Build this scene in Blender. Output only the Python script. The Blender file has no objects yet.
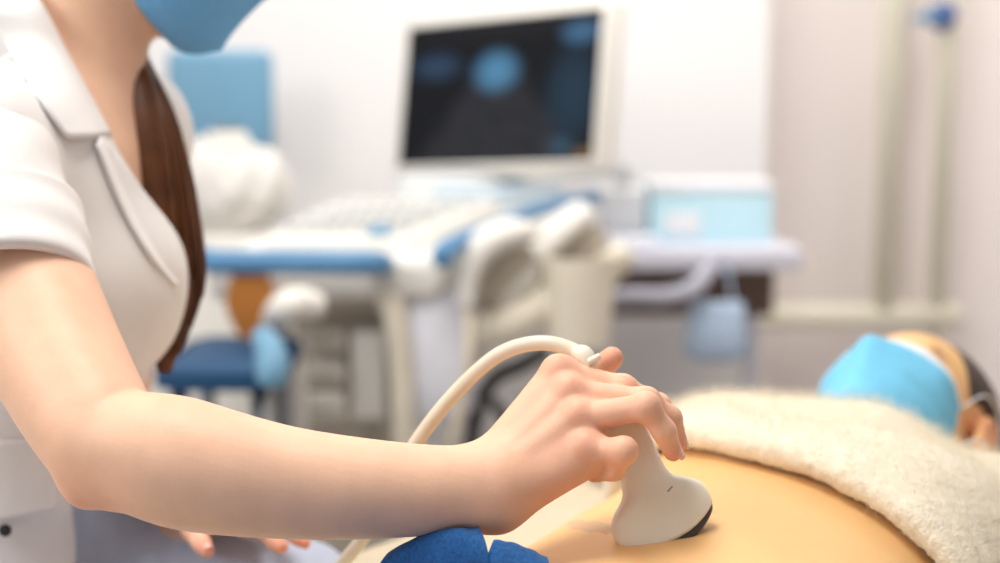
import bpy, bmesh, math, random
import numpy as np
from mathutils import Vector, Matrix
from mathutils.bvhtree import BVHTree
from concurrent.futures import ThreadPoolExecutor

random.seed(7); RNG = np.random.default_rng(7)
C = bpy.context.scene.collection
SC = bpy.context.scene

# ------------------------------------------------------------------ camera, world, lights, exposure
F_PX = 50.0/36.0*1000.0
PITCH = math.radians(7.5)
CAM = np.array([0.0, 0.0, 1.12])
FWD = np.array([0, math.cos(PITCH), -math.sin(PITCH)])
UPV = np.array([0, math.sin(PITCH), math.cos(PITCH)])
RGT = np.array([1.0, 0, 0])
def P(px, py, d):
    """point at depth d (metres along the lens axis) that the photograph shows at pixel px, py"""
    return CAM + d*(FWD + (px-500)/F_PX*RGT + (281.5-py)/F_PX*UPV)
cd = bpy.data.cameras.new('camera'); cam = bpy.data.objects.new('camera', cd); C.objects.link(cam)
cam.location = CAM; cam.rotation_euler = (math.pi/2-PITCH, 0, 0)
cd.lens = 50; cd.sensor_width = 36; cd.clip_start = 0.05
cd.dof.use_dof = True; cd.dof.focus_distance = 0.90; cd.dof.aperture_fstop = 2.6
SC.camera = cam
w = bpy.data.worlds.new('world'); SC.world = w; w.use_nodes = True
w.node_tree.nodes['Background'].inputs[0].default_value = (0.93, 0.96, 1.0, 1)
w.node_tree.nodes['Background'].inputs[1].default_value = 0.34
def area(name, loc, target, size, size_y, energy, color):
    l = bpy.data.lights.new(name, 'AREA'); l.shape = 'RECTANGLE'; l.size = size; l.size_y = size_y
    l.energy = energy; l.color = color
    o = bpy.data.objects.new(name, l); C.objects.link(o); o.location = loc
    o.rotation_euler = (Vector(target)-Vector(loc)).to_track_quat('-Z', 'Y').to_euler()
    return o
area('window_light', (-1.8, 0.1, 2.3), (0.05, 1.0, .8), 1.3, 1.1, 37, (1.0, 0.98, 0.96))
area('overhead_light', (-0.32, 1.0, 2.6), (-0.30, 1.0, 0), 0.9, 0.6, 31, (1.0, 0.96, 0.91))
area('overhead_light', (0.6, 2.55, 2.6), (0.55, 3.3, 1.0), 3.0, 0.9, 50, (1.0, 0.97, 0.93))  # added fill washing the back wall, not a lamp of the room
SC.view_settings.view_transform = 'Standard'; SC.view_settings.look = 'None'
SC.view_settings.gamma = 1; SC.view_settings.use_curve_mapping = False
SC.view_settings.exposure = -0.22

# ------------------------------------------------------------------ materials
def srgb(r, g, b):
    f = lambda c: (c/12.92 if c <= 0.04045 else ((c+0.055)/1.055)**2.4)
    return (f(r/255), f(g/255), f(b/255), 1)
MATS = {}
def mat(name, col, rough=0.5, var=0.0, vscale=8, bump=0.0, bscale=60, sss=0.0, sheen=0.0, metal=0.0, spec=0.5,
        coat=0.0, emit=None, estr=0.0, trans=0.0, wave=None, flush=None, aniso=None):
    if name in MATS: return MATS[name]
    m = bpy.data.materials.new(name); m.use_nodes = True; MATS[name] = m
    nt = m.node_tree; b = nt.nodes['Principled BSDF']; L = nt.links
    b.inputs['Base Color'].default_value = col; b.inputs['Roughness'].default_value = rough
    b.inputs['Metallic'].default_value = metal; b.inputs['Specular IOR Level'].default_value = spec
    b.inputs['Coat Weight'].default_value = coat
    b.inputs['Sheen Weight'].default_value = sheen
    b.inputs['Transmission Weight'].default_value = trans
    if sss:
        b.inputs['Subsurface Weight'].default_value = sss
        b.inputs['Subsurface Radius'].default_value = (0.9, 0.35, 0.18)
        b.inputs['Subsurface Scale'].default_value = 0.012
    tc = nt.nodes.new('ShaderNodeTexCoord')
    last = None
    if var:
        n = nt.nodes.new('ShaderNodeTexNoise'); n.inputs['Scale'].default_value = vscale; n.inputs['Detail'].default_value = 4
        L.new(tc.outputs['Object'], n.inputs['Vector'])
        r = nt.nodes.new('ShaderNodeValToRGB')
        r.color_ramp.elements[0].position = 0.3; r.color_ramp.elements[1].position = 0.7
        r.color_ramp.elements[0].color = tuple(c*(1-var) for c in col[:3])+(1,)
        r.color_ramp.elements[1].color = tuple(min(1, c*(1+var*0.6)) for c in col[:3])+(1,)
        L.new(n.outputs['Fac'], r.inputs['Fac']); last = r.outputs['Color']
    if flush:
        at = nt.nodes.new('ShaderNodeAttribute'); at.attribute_name = 'flush'
        mx = nt.nodes.new('ShaderNodeMix'); mx.data_type = 'RGBA'
        if last: L.new(last, mx.inputs[6])
        else: mx.inputs[6].default_value = col
        mx.inputs[7].default_value = flush
        L.new(at.outputs['Fac'], mx.inputs[0]); last = mx.outputs[2]
    if last: L.new(last, b.inputs['Base Color'])
    if bump:
        if wave:
            n = nt.nodes.new('ShaderNodeTexWave'); n.inputs['Scale'].default_value = bscale; n.inputs['Distortion'].default_value = wave
        else:
            n = nt.nodes.new('ShaderNodeTexNoise'); n.inputs['Scale'].default_value = bscale; n.inputs['Detail'].default_value = 5
        L.new(tc.outputs['Object'], n.inputs['Vector'])
        bp = nt.nodes.new('ShaderNodeBump'); bp.inputs['Strength'].default_value = bump; bp.inputs['Distance'].default_value = 0.002
        L.new(n.outputs['Fac'], bp.inputs['Height']); L.new(bp.outputs['Normal'], b.inputs['Normal'])
    if emit:
        b.inputs['Emission Color'].default_value = emit; b.inputs['Emission Strength'].default_value = estr
    return m
M_skin = mat('skin_arm', srgb(240, 194, 164), 0.5, var=0.07, vscale=34, bump=0.10, bscale=420, sss=0.13, spec=0.35, flush=srgb(228, 138, 112))
M_skin2 = mat('skin_belly', srgb(238, 190, 130), 0.5, var=0.05, vscale=18, bump=0.08, bscale=420, sss=0.18, spec=0.35, flush=srgb(222, 140, 105))
M_nail = mat('nail_pink', srgb(240, 188, 174), 0.25, coat=0.4, var=0.04, vscale=200)
M_coat = mat('white_coat_cloth', srgb(238, 235, 233), 0.85, var=0.02, vscale=40, bump=0.12, bscale=900, sheen=0.15)
M_pants = mat('grey_blue_trousers', srgb(186, 196, 218), 0.85, var=0.06, vscale=60, bump=0.15, bscale=700)
M_denim = mat('denim_blue', srgb(18, 88, 152), 0.85, var=0.35, vscale=420, bump=0.3, bscale=1200, sheen=0.1)
M_stitch = mat('orange_stitching', srgb(196, 128, 48), 0.8, var=0.1, vscale=300)
M_fleece = mat('cream_fleece', srgb(248, 238, 216), 1.0, var=0.05, vscale=160, bump=0.6, bscale=420, sheen=0.5)
M_sheet = mat('cream_sheet', srgb(216, 203, 176), 0.95, var=0.05, vscale=90, bump=0.4, bscale=350, sheen=0.3)
M_hair = mat('brown_hair', srgb(98, 56, 25), 0.45, var=0.45, vscale=26, spec=0.35)
M_hair2 = mat('dark_brown_hair', srgb(62, 42, 30), 0.5, var=0.4, vscale=70, bump=0.6, bscale=90, wave=4)
M_mask = mat('mask_blue', srgb(120, 200, 236), 0.85, var=0.05, vscale=120, bump=0.15, bscale=800)
M_mask2 = mat('mask_deep_blue', srgb(112, 180, 234), 0.85, var=0.05, vscale=120, bump=0.15, bscale=800)
M_maskw = mat('mask_white', srgb(236, 238, 242), 0.85, var=0.02, vscale=120)
M_probe = mat('probe_ivory', srgb(248, 242, 226), 0.32, var=0.03, vscale=14, spec=0.5, coat=0.15)
M_lens = mat('probe_lens_grey', srgb(70, 66, 68), 0.45, var=0.08, vscale=80)
M_cable = mat('cable_ivory', srgb(232, 220, 198), 0.42, var=0.03, vscale=20)
def gel_mat():
    m = bpy.data.materials.new('clear_gel'); m.use_nodes = True; nt = m.node_tree; p = nt.nodes['Principled BSDF']
    p.inputs['Base Color'].default_value = srgb(250, 240, 226); p.inputs['Roughness'].default_value = .1; p.inputs['Alpha'].default_value = .30
    nz = nt.nodes.new('ShaderNodeTexNoise'); nz.inputs['Scale'].default_value = 160; bp = nt.nodes.new('ShaderNodeBump'); bp.inputs['Distance'].default_value = .002; bp.inputs['Strength'].default_value = .6
    nt.links.new(nz.outputs['Fac'], bp.inputs['Height']); nt.links.new(bp.outputs['Normal'], p.inputs['Normal']); return m
M_gel = gel_mat()
M_plast = mat('machine_white', srgb(236, 233, 226), 0.5, var=0.02, vscale=6)
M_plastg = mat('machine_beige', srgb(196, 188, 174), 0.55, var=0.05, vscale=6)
M_beige = mat('beige_plastic', srgb(232, 224, 206), 0.55, var=0.04, vscale=8)
M_bluep = mat('blue_plastic', srgb(84, 138, 182), 0.4, var=0.06, vscale=10)
M_blued = mat('deep_blue_vinyl', srgb(14, 68, 108), 0.6, var=0.08, vscale=10)
M_bluel = mat('light_blue_vinyl', srgb(112, 160, 190), 0.5, var=0.05, vscale=6)
M_black = mat('black_rubber', srgb(38, 38, 42), 0.55, var=0.1, vscale=20)
M_key = mat('key_grey', srgb(206, 210, 212), 0.5, var=0.03, vscale=20)
M_wood = mat('honey_wood', srgb(178, 112, 44), 0.45, var=0.2, vscale=9, bump=0.1, bscale=20, wave=3)
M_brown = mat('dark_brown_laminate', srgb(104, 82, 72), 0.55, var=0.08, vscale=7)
M_desk = mat('pale_lilac_laminate', srgb(216, 216, 228), 0.45, var=0.02, vscale=9)
M_wallw = mat('white_wall_paint', srgb(240, 238, 238), 0.8, var=0.015, vscale=2, bump=0.05, bscale=180)
M_wallg = mat('greige_wall_paint', srgb(240, 231, 228), 0.8, var=0.03, vscale=2, bump=0.05, bscale=180)
M_floor = mat('grey_vinyl_floor', srgb(178, 174, 172), 0.4, var=0.08, vscale=3)
M_ceil = mat('ceiling_paint', srgb(240, 240, 238), 0.9, var=0.01, vscale=2)
M_pipe = mat('cream_pipe_paint', srgb(238, 234, 214), 0.45, var=0.03, vscale=9)
M_cyan = mat('pale_cyan_card', srgb(200, 238, 250), 0.6, var=0.04, vscale=9)
M_linen = mat('white_linen', srgb(224, 221, 216), 0.9, var=0.03, vscale=30)
M_paleb = mat('pale_blue_plastic', srgb(196, 212, 224), 0.5, var=0.03, vscale=10)
M_lilac = mat('pale_lilac_film', srgb(236, 238, 248), 0.4, var=0.05, vscale=14)
M_greyb = mat('grey_blue_cloth', srgb(178, 198, 222), 0.7, var=0.12, vscale=30)
M_hose = mat('grey_hose', srgb(172, 172, 186), 0.45, var=0.05, vscale=20)
M_valve = mat('valve_blue', srgb(58, 84, 150), 0.45, var=0.06, vscale=20)
M_metal = mat('grey_metal', srgb(150, 152, 156), 0.35, metal=0.8, var=0.05, vscale=20)
M_dgrey = mat('dark_grey_plastic', srgb(60, 62, 66), 0.5, var=0.08, vscale=10)

def screen_mat():
    m = bpy.data.materials.new('scan_on_screen'); m.use_nodes = True
    nt = m.node_tree; b = nt.nodes['Principled BSDF']; L = nt.links
    b.inputs['Base Color'].default_value = (0.006, 0.007, 0.010, 1); b.inputs['Roughness'].default_value = 0.5; b.inputs['Specular IOR Level'].default_value = 0.12
    tc = nt.nodes.new('ShaderNodeTexCoord'); sp = nt.nodes.new('ShaderNodeSeparateXYZ'); L.new(tc.outputs['UV'], sp.inputs[0])
    def math_(op, a, bb=None, clamp=False):
        n = nt.nodes.new('ShaderNodeMath'); n.operation = op; n.use_clamp = clamp
        for i, v in enumerate((a, bb)):
            if v is None: continue
            if isinstance(v, (int, float)): n.inputs[i].default_value = v
            else: L.new(v, n.inputs[i])
        return n.outputs[0]
    U, V = sp.outputs[0], sp.outputs[1]
    def blob(cx, cy, rx, ry, col, s):
        a = math_('POWER', math_('DIVIDE', math_('SUBTRACT', U, cx), rx), 2)
        c = math_('POWER', math_('DIVIDE', math_('SUBTRACT', V, cy), ry), 2)
        g = math_('MULTIPLY', math_('SUBTRACT', 1.0, math_('ADD', a, c), True), s)
        v = nt.nodes.new('ShaderNodeVectorMath'); v.operation = 'SCALE'; v.inputs[0].default_value = col[:3]; L.new(g, v.inputs['Scale'])
        return v.outputs[0]
    # the fan-shaped scan: a cone under its bright top
    du = math_('ABSOLUTE', math_('SUBTRACT', U, 0.5))
    fan = math_('MULTIPLY', math_('SUBTRACT', math_('ADD', 0.07, math_('MULTIPLY', math_('SUBTRACT', 0.82, V), 0.48)), du), 9, True)
    fan = math_('MULTIPLY', fan, math_('LESS_THAN', V, 0.8))
    nz = nt.nodes.new('ShaderNodeTexNoise'); nz.inputs['Scale'].default_value = 11; L.new(tc.outputs['UV'], nz.inputs['Vector'])
    fan = math_('MULTIPLY', fan, math_('MULTIPLY', nz.outputs['Fac'], 0.09))
    fv = nt.nodes.new('ShaderNodeVectorMath'); fv.operation = 'SCALE'; fv.inputs[0].default_value = (0.62, 0.62, 0.70); L.new(fan, fv.inputs['Scale'])
    outs = [fv.outputs[0],
            blob(.49, .64, .14, .17, (.09, .33, .58), 1.0), blob(.17, .70, .16, .12, (.05, .13, .26), .55), blob(.90, .86, .12, .1, (.09, .26, .48), .8),
            blob(.88, .45, .16, .4, (.015, .05, .09), .9), blob(.84, .1, .08, .09, (.04, .12, .2), .6), blob(.95, .05, .07, .05, (.3, .17, .06), .9),
            blob(.5, .95, .7, .12, (.02, .018, .02), .6)]
    acc = outs[0]
    for o in outs[1:]:
        v = nt.nodes.new('ShaderNodeVectorMath'); v.operation = 'ADD'; L.new(acc, v.inputs[0]); L.new(o, v.inputs[1]); acc = v.outputs[0]
    L.new(acc, b.inputs['Emission Color']); b.inputs['Emission Strength'].default_value = 0.8
    return m
M_screen = screen_mat()

# ------------------------------------------------------------------ object helpers
def link(name, me, m, parent=None, smooth=True):
    o = bpy.data.objects.new(name, me); C.objects.link(o)
    for k in (m if isinstance(m, (list, tuple)) else [m]): me.materials.append(k)
    if smooth: me.polygons.foreach_set('use_smooth', [True]*len(me.polygons))
    if parent: o.parent = parent; o.matrix_parent_inverse = parent.matrix_world.inverted()
    return o
def from_bm(name, bm, m, parent=None, smooth=True, angle=None):
    me = bpy.data.meshes.new(name); bm.normal_update(); bm.to_mesh(me); bm.free()
    o = link(name, me, m, parent, smooth)
    if angle is not None:
        me.set_sharp_from_angle(angle=math.radians(angle))
    return o
def tag(o, label, cat, group=None, kind=None):
    o['label'] = label; o['category'] = cat
    if group: o['group'] = group
    if kind: o['kind'] = kind
    return o
def thing(name, label, cat, loc, group=None):
    o = bpy.data.objects.new(name, None); C.objects.link(o); o.location = [float(c) for c in loc]
    o.empty_display_size = 0.05
    bpy.context.view_layer.update()
    return tag(o, label, cat, group)
def struct(o): o['kind'] = 'structure'; return o
def V3(p): return Vector([float(c) for c in p])
def nrm(v): v = np.asarray(v, float); return v/np.linalg.norm(v)
def catmull(pts, n):
    pts = np.asarray(pts, float); m = len(pts)
    ext = np.vstack([2*pts[0]-pts[1], pts, 2*pts[-1]-pts[-2]])
    out = []
    for s in np.linspace(0, m-1, n):
        i = min(int(s), m-2); t = s-i
        p0, p1, p2, p3 = ext[i], ext[i+1], ext[i+2], ext[i+3]
        out.append(0.5*((2*p1)+(-p0+p2)*t+(2*p0-5*p1+4*p2-p3)*t*t+(-p0+3*p1-3*p2+p3)*t**3))
    return np.array(out)
def add_rings(bm, rings, caps=True, mi=0):
    vr = [[bm.verts.new(V3(p)) for p in r] for r in rings]
    n = len(vr[0])
    for a, b in zip(vr[:-1], vr[1:]):
        for i in range(n):
            f = bm.faces.new((a[i], a[(i+1) % n], b[(i+1) % n], b[i])); f.material_index = mi
    if caps:
        for r, rev in ((vr[0], True), (vr[-1], False)):
            c = bm.verts.new(sum((v.co for v in r), Vector())/n)
            for i in range(n):
                t = (r[i], r[(i+1) % n], c)
                f = bm.faces.new(t[::-1] if rev else t); f.material_index = mi
    return vr
def add_tube(bm, pts, r, n=14, samples=None, mi=0, flat=1.0, up=None, caps=True):
    """round (or flattened) tube through points; r a number or a list of radii per point"""
    pts = np.asarray(pts, float)
    rr = np.full(len(pts), r) if np.isscalar(r) else np.asarray(r, float)
    if samples:
        q = catmull(np.hstack([pts, rr[:, None]]), samples); pts, rr = q[:, :3], q[:, 3]
    T = np.gradient(pts, axis=0); T /= np.linalg.norm(T, axis=1)[:, None]+1e-12
    ref = np.array(up if up is not None else (0, 0, 1.0), float)
    if abs(T[0] @ ref) > 0.9 and up is None: ref = np.array([1.0, 0, 0])
    N = nrm(ref - (ref @ T[0])*T[0]); rings = []
    for i in range(len(pts)):
        N = nrm(N - (N @ T[i])*T[i]); B = np.cross(T[i], N)
        rings.append([pts[i] + rr[i]*(math.cos(a)*N*flat + math.sin(a)*B) for a in np.linspace(0, 2*math.pi, n, endpoint=False)])
    add_rings(bm, rings, caps, mi)
def tube(name, pts, r, m, parent=None, n=14, samples=None, **k):
    bm = bmesh.new(); add_tube(bm, pts, r, n, samples, **k)
    return from_bm(name, bm, m, parent)
def add_box(bm, c, size, bev=0.0, R=None, seg=2, mi=0, taper=None):
    t = bmesh.new(); bmesh.ops.create_cube(t, size=1)
    for v in t.verts:
        v.co = Vector((v.co.x*size[0], v.co.y*size[1], v.co.z*size[2]))
        if taper and v.co.z > 0: v.co.x *= taper[0]; v.co.y *= taper[1]
    if bev: bmesh.ops.bevel(t, geom=t.edges[:], offset=bev, segments=seg, profile=0.5, affect='EDGES')
    Mx = Matrix.Translation(V3(c)) @ (R.to_4x4() if R else Matrix.Identity(4))
    t.transform(Mx)
    for f in t.faces: f.material_index = mi
    me = bpy.data.meshes.new('t'); t.to_mesh(me); t.free(); bm.from_mesh(me); bpy.data.meshes.remove(me)
def box(name, c, size, m, parent=None, bev=0.005, R=None, seg=3, **k):
    bm = bmesh.new(); add_box(bm, c, size, bev, R, seg, **k)
    return from_bm(name, bm, m, parent, angle=40)
def add_lathe(bm, prof, c, axis=(0, 0, 1), n=28, mi=0):
    A = nrm(axis); ref = np.array([1.0, 0, 0]) if abs(A[0]) < 0.9 else np.array([0, 1.0, 0])
    X = nrm(np.cross(A, ref)); Y = np.cross(A, X); c = np.asarray(c, float)
    add_rings(bm, [[c + A*z + max(r, 1e-4)*(math.cos(a)*X + math.sin(a)*Y) for a in np.linspace(0, 2*math.pi, n, endpoint=False)] for r, z in prof], True, mi)
def lathe(name, prof, c, m, parent=None, axis=(0, 0, 1), n=28):
    bm = bmesh.new(); add_lathe(bm, prof, c, axis, n); return from_bm(name, bm, m, parent, angle=45)
def sheet(name, grid, m, parent=None, thick=0.002, mi=None, sub=0):
    """grid[i][j] of points -> a cloth sheet with thickness"""
    bm = bmesh.new(); g = [[bm.verts.new(V3(p)) for p in row] for row in grid]
    for i in range(len(g)-1):
        for j in range(len(g[0])-1):
            f = bm.faces.new((g[i][j], g[i+1][j], g[i+1][j+1], g[i][j+1]))
            if mi: f.material_index = mi(i, j)
    o = from_bm(name, bm, m, parent)
    if sub:
        s = o.modifiers.new('sub', 'SUBSURF'); s.levels = sub; s.render_levels = sub
    s = o.modifiers.new('solid', 'SOLIDIFY'); s.thickness = thick; s.offset = 0
    return o
def bez_grid(rows, nu, nv):
    a = np.array([catmull(r, nv) for r in rows])
    return np.array([catmull(a[:, j], nu) for j in range(nv)]).transpose(1, 0, 2)
def vnoise(p, s, seed=0):
    """cheap smooth pseudo-noise from sines, p Nx3"""
    r = np.random.default_rng(seed); out = np.zeros(len(p))
    for _ in range(6):
        d = r.normal(size=3); out += np.sin(p @ d*s + r.uniform(0, 6.28))
    return out/6

# ------------------------------------------------------------------ implicit bodies -> one continuous surface
def RC(a, b, ra, rb):
    a, b = np.asarray(a, np.float32), np.asarray(b, np.float32); ab = b-a; L2 = float(ab @ ab)+1e-12
    def f(p):
        t = np.clip(((p-a) @ ab)/L2, 0, 1)
        q = p-a-t[..., None]*ab
        return np.sqrt((q*q).sum(-1)) - (ra+(rb-ra)*t)
    return f, (a+b)/2, float(math.sqrt(L2))/2+max(ra, rb)
def ELL(c, r, R=None):
    c, r = np.asarray(c, np.float32), np.asarray(r, np.float32); Rm = None if R is None else np.asarray(R, np.float32)
    def f(p):
        q = p-c
        if Rm is not None: q = q @ Rm
        k0 = np.sqrt(((q/r)**2).sum(-1)); k1 = np.sqrt(((q/r**2)**2).sum(-1))+1e-9
        return k0*(k0-1)/k1
    return f, c, float(r.max())
def HALF(c, n):
    c, n = np.asarray(c, np.float32), np.asarray(nrm(n), np.float32)
    return (lambda p: (p-c) @ n), c, 99.0
class G:
    """a group of shapes joined among themselves (k each) and to what came before (k, or k near a centre and kmin away from it)"""
    def __init__(s, prims, k=0.01, op=1, near=None, inflate=0.0):
        s.prims = [(p if isinstance(p[0], tuple) else (p, k)) for p in prims]; s.k = k; s.op = op; s.near = near; s.inflate = inflate
def smin(a, b, k):
    h = np.clip(0.5+0.5*(b-a)/k, 0, 1); return b+(a-b)*h-k*h*(1-h)
def evalf(groups, p, bc=None, br=0.0):
    acc = None
    for g in groups:
        d = None
        for (f, c, R), k in g.prims:
            if bc is not None and np.linalg.norm(bc-c)-R-br-g.inflate > 0.05: continue
            x = f(p)
            d = x if d is None else smin(d, x, k)
        if d is None:
            if g.op == 1 or g.op == -1: continue
        d = d-g.inflate
        k = g.k
        if g.near is not None:
            c0, r0, r1, kmin = g.near
            k = kmin+(g.k-kmin)*np.clip(1-(np.sqrt(((p-np.asarray(c0, np.float32))**2).sum(-1))-r0)/r1, 0, 1)
        if acc is None: acc = d if g.op == 1 else None
        elif g.op == 1: acc = smin(acc, d, k)
        elif g.op == -1: acc = -smin(-acc, d, k)
        else: acc = -smin(-acc, -d, k)       # op 2: intersection
    return acc
def axis_steps(segs):
    out = [segs[0][0]]
    for a, b, h in segs:
        n = max(1, int(round((b-a)/h))); out += list(np.linspace(a, b, n+1)[1:])
    return np.array(out, np.float32)
def surfnet(groups, xs, ys, zs, B=20):
    nx, ny, nz = len(xs), len(ys), len(zs)
    Fv = np.full((nx, ny, nz), 1.0, np.float32)
    blocks = [(i, j, k) for i in range(0, nx, B) for j in range(0, ny, B) for k in range(0, nz, B)]
    cs, rs = [], []
    for i, j, k in blocks:
        lo = np.array([xs[i], ys[j], zs[k]]); hi = np.array([xs[min(i+B, nx)-1], ys[min(j+B, ny)-1], zs[min(k+B, nz)-1]])
        cs.append((lo+hi)/2); rs.append(np.linalg.norm(hi-lo)/2)
    cs = np.array(cs, np.float32); rs = np.array(rs, np.float32)
    D = evalf(groups, cs)
    def work(n):
        i, j, k = blocks[n]; sl = (slice(i, min(i+B, nx)), slice(j, min(j+B, ny)), slice(k, min(k+B, nz)))
        if D[n] > rs[n]*1.6+0.03: return
        if D[n] < -(rs[n]*1.6+0.03): Fv[sl] = -1; return
        g = np.stack(np.meshgrid(xs[sl[0]], ys[sl[1]], zs[sl[2]], indexing='ij'), -1)
        r = evalf(groups, g, cs[n], rs[n])
        if r is not None: Fv[sl] = r
    with ThreadPoolExecutor(4) as ex: list(ex.map(work, range(len(blocks))))
    Fv[0] = Fv[-1] = 1; Fv[:, 0] = Fv[:, -1] = 1; Fv[:, :, 0] = Fv[:, :, -1] = 1
    s = Fv < 0
    cnt = np.zeros((nx-1, ny-1, nz-1), np.uint8)
    for dx in (0, 1):
        for dy in (0, 1):
            for dz in (0, 1): cnt += s[dx:nx-1+dx, dy:ny-1+dy, dz:nz-1+dz]
    ci, cj, ck = np.nonzero((cnt > 0) & (cnt < 8))
    idx = np.full((nx-1, ny-1, nz-1), -1, np.int32); idx[ci, cj, ck] = np.arange(len(ci))
    acc = np.zeros((len(ci), 3)); num = np.zeros(len(ci))
    corners = [(a, b, c) for a in (0, 1) for b in (0, 1) for c in (0, 1)]
    for a in corners:
        for b in corners:
            if a < b and sum(x != y for x, y in zip(a, b)) == 1:
                fa = Fv[ci+a[0], cj+a[1], ck+a[2]]; fb = Fv[ci+b[0], cj+b[1], ck+b[2]]
                m = (fa < 0) != (fb < 0); t = np.where(m, fa/np.where(m, fa-fb, 1), 0)
                pa = np.stack([xs[ci+a[0]], ys[cj+a[1]], zs[ck+a[2]]], -1); pb = np.stack([xs[ci+b[0]], ys[cj+b[1]], zs[ck+b[2]]], -1)
                acc += np.where(m[:, None], pa+(pb-pa)*t[:, None], 0); num += m
    verts = acc/num[:, None]
    quads = []
    for ax in range(3):
        sa = [slice(1, -1)]*3; sb = [slice(1, -1)]*3
        sa[ax] = slice(0, -1); sb[ax] = slice(1, None)
        A, Bq = s[tuple(sa)], s[tuple(sb)]
        I = np.array(np.nonzero(A != Bq)); flip = ~A[tuple(I)]
        base = I.copy()
        for q in range(3):
            if q != ax: base[q] += 1
        o1, o2 = [(1, 2), (2, 0), (0, 1)][ax]
        def cell(d1, d2):
            c = base.copy(); c[o1] -= d1; c[o2] -= d2; return idx[tuple(c)]
        q = np.stack([cell(1, 1), cell(0, 1), cell(0, 0), cell(1, 0)], -1)
        q[flip] = q[flip][:, ::-1]
        quads.append(q)
    return verts, np.concatenate(quads)
def np_mesh(name, v, q):
    me = bpy.data.meshes.new(name)
    me.vertices.add(len(v)); me.vertices.foreach_set('co', np.ascontiguousarray(v, np.float32).ravel())
    me.loops.add(q.size); me.loops.foreach_set('vertex_index', q.ravel().astype(np.int32))
    me.polygons.add(len(q)); me.polygons.foreach_set('loop_start', np.arange(0, q.size, 4, dtype=np.int32))
    me.update(calc_edges=True); me.validate()
    return me
def vsmooth(v, q, it=2, lam=0.5):
    e = np.concatenate([q[:, [0, 1]], q[:, [1, 2]], q[:, [2, 3]], q[:, [3, 0]]])
    for _ in range(it):
        s = np.zeros_like(v); n = np.zeros(len(v))
        for a, b in ((0, 1), (1, 0)):
            for c in range(3): s[:, c] += np.bincount(e[:, a], v[e[:, b], c], len(v))
            n += np.bincount(e[:, a], minlength=len(v))
        v = v+lam*(s/np.maximum(n, 1)[:, None]-v)
    return v
def normals(me):
    n = np.zeros(len(me.vertices)*3, np.float32); me.vertices.foreach_get('normal', n); return n.reshape(-1, 3)
def coords(me):
    n = np.zeros(len(me.vertices)*3, np.float32); me.vertices.foreach_get('co', n); return n.reshape(-1, 3)
def set_coords(me, v): me.vertices.foreach_set('co', np.ascontiguousarray(v, np.float32).ravel()); me.update()
def flush_attr(me, spots):
    v = coords(me); a = np.zeros(len(v))
    for c, r, s in spots: a = np.maximum(a, s*np.exp(-((v-np.asarray(c))**2).sum(1)/(r*r)))
    at = me.attributes.new('flush', 'FLOAT', 'POINT'); at.data.foreach_set('value', a.astype(np.float32))
def grid_for(lo, hi, h): return [axis_steps([(lo[i], hi[i], h)]) for i in range(3)]

def frame(fwd, up):
    """columns: person's left(X), forward(Y), up(Z)"""
    Y = nrm(fwd); Z = nrm(np.asarray(up)-(np.asarray(up) @ Y)*Y); X = np.cross(Y, Z)
    return np.stack([X, Y, Z], 1)      # X = the right-hand side
def head_groups(c, R):
    """a head; c = middle between the ears at eye height, R columns = X,Y(face),Z(crown)"""
    T = lambda x, y, z: c+R @ np.array([x, y, z])
    base = [(ELL(T(0, -.012, .032), (.074, .094, .080), R), .02), (ELL(T(0, .026, -.035), (.058, .060, .076), R), .03),
            (RC(T(0, .066, -.088), T(0, .074, -.092), .019, .017), .028), (RC(T(-.046, .005, -.055), T(0, .066, -.09), .017, .016), .024),
            (RC(T(.046, .005, -.055), T(0, .066, -.09), .017, .016), .024), (RC(T(-.032, .072, .022), T(.032, .072, .022), .012, .012), .014),
            (ELL(T(-.038, .056, -.026), (.022, .022, .022), R), .02), (ELL(T(.038, .056, -.026), (.022, .022, .022), R), .02)]
    out = [G(base, .02)]
    out.append(G([RC(T(s*.031, .100, .000), T(s*.033, .100, .000), .016, .016) for s in (-1, 1)], .012, -1))
    out.append(G([RC(T(s*.031, .072, .000), T(s*.031, .072, .0), .0135, .0135) for s in (-1, 1)], .004))
    out.append(G([(RC(T(0, .084, .004), T(0, .105, -.030), .0075, .0105), .006), (RC(T(-.011, .094, -.034), T(.011, .094, -.034), .0085, .0085), .006)], .008))
    out.append(G([(RC(T(-.019, .080, -.060), T(.019, .080, -.060), .007, .007), .004), (RC(T(-.016, .079, -.070), T(.016, .079, -.070), .008, .008), .004)], .006))
    for s in (-1, 1):
        out.append(G([(ELL(T(s*.078, -.012, -.008), (.008, .019, .032), R), .004), (ELL(T(s*.077, -.004, -.030), (.007, .010, .012), R), .006)], .005))
        out.append(G([ELL(T(s*.089, -.006, -.006), (.006, .009, .018), R)], .005, -1))
    return out
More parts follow.
